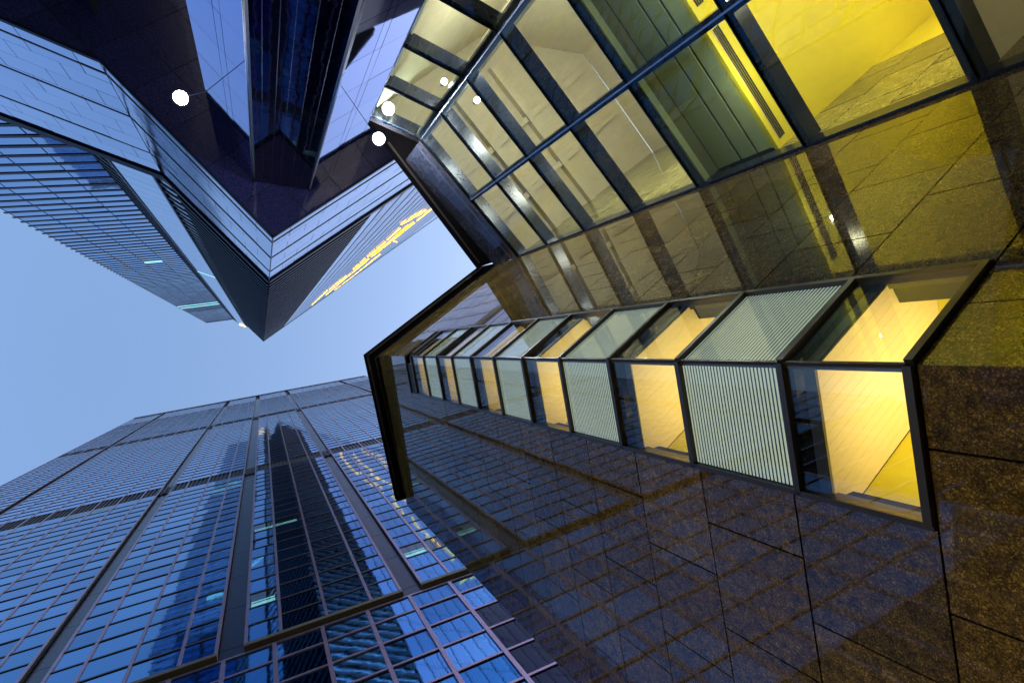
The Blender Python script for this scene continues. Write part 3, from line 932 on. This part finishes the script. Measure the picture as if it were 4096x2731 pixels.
# recessed walls under the soffit
ra = (-0.5131, -9.1622); rb = (2.2592, -9.0178)
SL = Wall(ra, 225.5, 1.0); SR_ = Wall(rb, -38.0, 1.0)
sdeg = math.degrees(math.atan2(rb[1] - ra[1], rb[0] - ra[0]))
SS = Wall(ra, sdeg, 1.0)
zs_ = [SZ - 0.03 - 2.43 * k for k in range(0, 15)]
def recess(Wl, segs, mat):
    for k in range(len(zs_) - 1):
        for a, c in zip(segs[:-1], segs[1:]):
            if zs_[k + 1] < -1.5: continue
            Wl.box('recess_panel', vt, a + 0.01, c - 0.01, zs_[k + 1] + 0.012, zs_[k] - 0.012, -0.04, 0.0, mat, tilt=0.06)
recess(SL, [0.06, 1.0, 1.30, 2.52], 'recess')
recess(SR_, [0.06, 1.20, 1.50, 2.7, 4.9, 7.3, 9.7, 12.1], 'recess')
sm = [0.04, 0.42, 0.87, 1.27, 1.80, 2.32, 2.74]
for a, c in zip(sm[:-1], sm[1:]):
    for k in range(len(zs_) - 1):
        if zs_[k + 1] < -1.5: continue
        SS.box('recess_pane', vt, a + 0.015, c - 0.015, zs_[k + 1] + 0.01, zs_[k] - 0.01, -0.05, -0.02, 'strip_glass', tilt=0.08)
for a in sm:
    SS.box('recess_mullion', vt, a - 0.012, a + 0.012, -EYE, SZ - 0.03, -0.045, 0.01, 'tower_column')
for Wl in (SL, SR_):
    Wl.box('corner_trim', vt, -0.06, 0.05, -EYE, SZ - 0.03, -0.06, 0.05, 'louvre')
    Wl.box('corner_trim', vt, 0.012, 0.03, -EYE, SZ - 0.03, 0.052, 0.06, 'alu')
b = MB()
q1 = SL.pt(2.52, 0, -0.06); q2 = SR_.pt(12.1, 0, -0.06)
b.prism([(q1.x, q1.y), (ra[0], ra[1] - 0.09), (rb[0], rb[1] - 0.09), (q2.x, q2.y), (q2.x, q2.y - 8), (q1.x + 1.5, q1.y - 8)], -EYE, SZ - 0.05)
b.build('base_core', 'core', vt)

# ================================================================== FACETED TOWER
FA = (-17.1416, -21.6230); FB = (-13.9707, -19.1456); FC = (-10.0756, -17.8423)
# chamfers and strips
FM = Wall(FA, 170.2, 1.0)
FCL = Wall(FA, 38.0, 1.0); FST = Wall(FB, 18.5, 1.0); FCR = Wall(FC, 33.0, 1.0)
ft = thing('faceted_tower', (FA[0] - 5, FA[1] - 4, 0),
           'slender faceted blue glass tower with one pale vertical strip, behind the dark corner tower', 'building')
Lc = (Vector(FB) - Vector(FA)).length; Ls = (Vector(FC) - Vector(FB)).length
FH = 400.0
wM = 15.25
pz = 2.9
zlist = [36 + pz * k for k in range(int((FH - 36) / pz))]
vm = [0.0, 3.75, 7.45, 11.1, 14.8]
cnt = 0
far_ = MB(); band_far = MB()
for zi, z in enumerate(zlist):
    for a, c in zip(vm[:-1], vm[1:]):
        if cnt < 230 and 48 < z < 240:
            FM.box('window_pane', ft, a + 0.04, c - 0.04, z + 0.55, z + pz, -0.06, -0.02, 'fac_glass', tilt=0.12); cnt += 1
        else:
            far_.add(FM, a + 0.04, c - 0.04, z + 0.55, z + pz, -0.06, -0.02, tilt=0.08)
    for Wl, te in ((FM, wM), (FCL, Lc - 0.03), (FCR, 2.9)):
        if Wl is FM and 48 < z < 300:
            Wl.box('floor_band', ft, 0.0, te, z, z + 0.62, -0.06, 0.05, 'fac_band')
        else:
            hh = 0.52 if Wl is FM else 0.62
            band_far.add(Wl, 0.03, te, z, z + hh, -0.06, 0.03)
far_.build('window_pane', 'fac_glass', ft, kind='stuff')
band_far.build('floor_band', 'fac_band', ft, kind='stuff')
b = MB()
b.add(FCL, 0.0, Lc, 30, FH - 1, -0.2, -0.08); b.add(FCR, 0.0, 2.9, 30, FH - 3, -0.2, -0.08); 
b.build('chamfer_glass', 'fac_pale', ft)
pzs = 2.9
z = 36.0; k = 0
stf = MB()
while z < FH - 3:
    if k < 70: FST.box('strip_panel', ft, 0.08, Ls - 0.08, z + 0.03, z + pzs - 0.03, -0.05, 0.12, 'fac_pale', tilt=0.03)
    else: stf.add(FST, 0.08, Ls - 0.08, z + 0.03, z + pzs - 0.03, -0.05, 0.12)
    z += pzs; k += 1
stf.build('strip_panel', 'fac_pale', ft, kind='stuff')
for Wl, t_ in ((FST, 0.0), (FST, Ls)):
    Wl.box('strip_edge', ft, t_ - 0.10, t_ + 0.10, 30, FH, -0.1, 0.22, 'fac_band')
for v_ in vm[1:]:
    FM.box('glazing_bar', ft, v_ - 0.04, v_ + 0.04, 30, FH, -0.05, 0.02, 'fac_band')
for z in (273.6, 264.0):
    FM.box('lit_row', ft, 0.2, wM - 0.3, z, z + 0.9, 0.0, 0.16, 'cyanrow')
FM.box('lit_panel', ft, 3.9, 7.3, 147.3, 149.3, -0.01, 0.05, 'cyanrow')
FST.box('lit_row', ft, 0.1, Ls - 0.1, 148.0, 149.0, 0.125, 0.16, 'cyanrow')
for z0 in (391, 395):
    FM.box('roof_rail', ft, 0.0, wM, z0, z0 + 0.8, 0.0, 0.16, 'fac_pale')
b = MB()
le = FM.pt(14.8, 0, -0.07); a_ = FM.pt(0.0, 0, -0.2)
fcr = FCR.pt(2.9, 0, -0.2)
b.prism([(le.x, le.y), (FA[0] + 0.05, FA[1] - 0.2), (FB[0] + 0.05, FB[1] - 0.25), (FC[0], FC[1] - 0.25), (fcr.x, fcr.y), (fcr.x + 1, fcr.y - 12), (le.x + 3, le.y - 12)], -EYE, FH - 0.5)
b.build('tower_body', 'core', ft)
q0 = FST.pt(0.3, FH - 1.5, 0.5); q1 = FST.pt(Ls + 0.3, FH - 1.5, 0.5)
v, f = tube(q0, q1, 0.45, 6)
mesh_obj('roof_light', v, f, 'warmroof', ft)

# ================================================================== FLOODLIGHTS on arms from the recess walls
def flood(px, pz_, wall_pt, label):
    p = Vector((px[0] * pz_, px[1] * pz_, pz_ + EYE))
    t_ = thing('floodlight', tuple(wall_pt), label, 'lamp', 'floodlights under the corner tower')
    v, f = tube(wall_pt, p, 0.014, 6)
    mesh_obj('arm', v, f, 'frame', t_)
    d = (Vector((0, 0, EYE)) - p).normalized()
    import bmesh
    bm = bmesh.new()
    bmesh.ops.create_uvsphere(bm, u_segments=24, v_segments=14, radius=0.20)
    me = bpy.data.meshes.new('lens'); bm.to_mesh(me); bm.free(); me.materials.append(MAT['flood'])
    o = bpy.data.objects.new('lens', me); link(o, t_); o.location = p - origin(t_)
    back = (Vector(wall_pt) - p).normalized()
    v, f = tube(p + back * 0.17, p + back * 0.42, 0.12, 16)
    mesh_obj('housing', v, f, 'lamp_body', t_)
MAT['flood'] = emit_mat('floodlight_globe', (0.85, 0.90, 1.0), 170.0)
w1 = SL.pt(2.5, 26.5, 0.0)
flood((-0.1196, -0.3969), 19.5, w1, 'white floodlight on a thin arm at the upper left, left of the dark glass strip')
w2 = SR_.pt(2.9, 27.0, 0.0)
flood((0.1851, -0.3802), 19.5, w2, 'white floodlight on a thin arm next to the glass wing')

# ================================================================== STREET LAMPS (below the frame; the granite shows their warm light)
MAT['sodium'] = emit_mat('street_lamp_lens', (1.0, 0.66, 0.30), 6.0)
def street_lamp(x, y, hgt, ang, watts, label):
    t_ = thing('street_lamp', (x, y, 0), label, 'street lamp', 'street lamps along the pavement')
    v, f = tube((x, y, 0.0), (x, y, hgt), 0.06, 10); mesh_obj('pole', v, f, 'lamp_body', t_)
    v, f = tube((x, y, 0.004), (x, y, 0.35), 0.12, 10); mesh_obj('base', v, f, 'frame', t_)
    ax, ay = math.cos(ang), math.sin(ang)
    v, f = tube((x, y, hgt), (x + ax * 0.9, y + ay * 0.9, hgt + 0.15), 0.04, 8); mesh_obj('arm', v, f, 'lamp_body', t_)
    hx, hy = x + ax * 1.1, y + ay * 1.1
    v, f = tube((hx, hy, hgt + 0.12), (hx, hy, hgt + 0.24), 0.24, 14); mesh_obj('lamp_head', v, f, 'lamp_body', t_)
    v, f = tube((hx, hy, hgt + 0.04), (hx, hy, hgt + 0.118), 0.16, 14); mesh_obj('lens', v, f, 'sodium', t_)
    l = bpy.data.lights.new('street_lamp_bulb', 'POINT')
    l.energy = watts; l.color = (1.0, 0.78, 0.22); l.shadow_soft_size = 0.1
    o = bpy.data.objects.new('street_lamp_bulb', l); o.location = (hx, hy, hgt - 0.12); C.objects.link(o)
street_lamp(-5.2, 3.0, 5.2, 0.0, 95, 'street lamp on the pavement nearest the low dark block')
street_lamp(-1.5, 10.5, 5.2, -0.6, 95, 'street lamp on the pavement at the foot of the blue office tower')
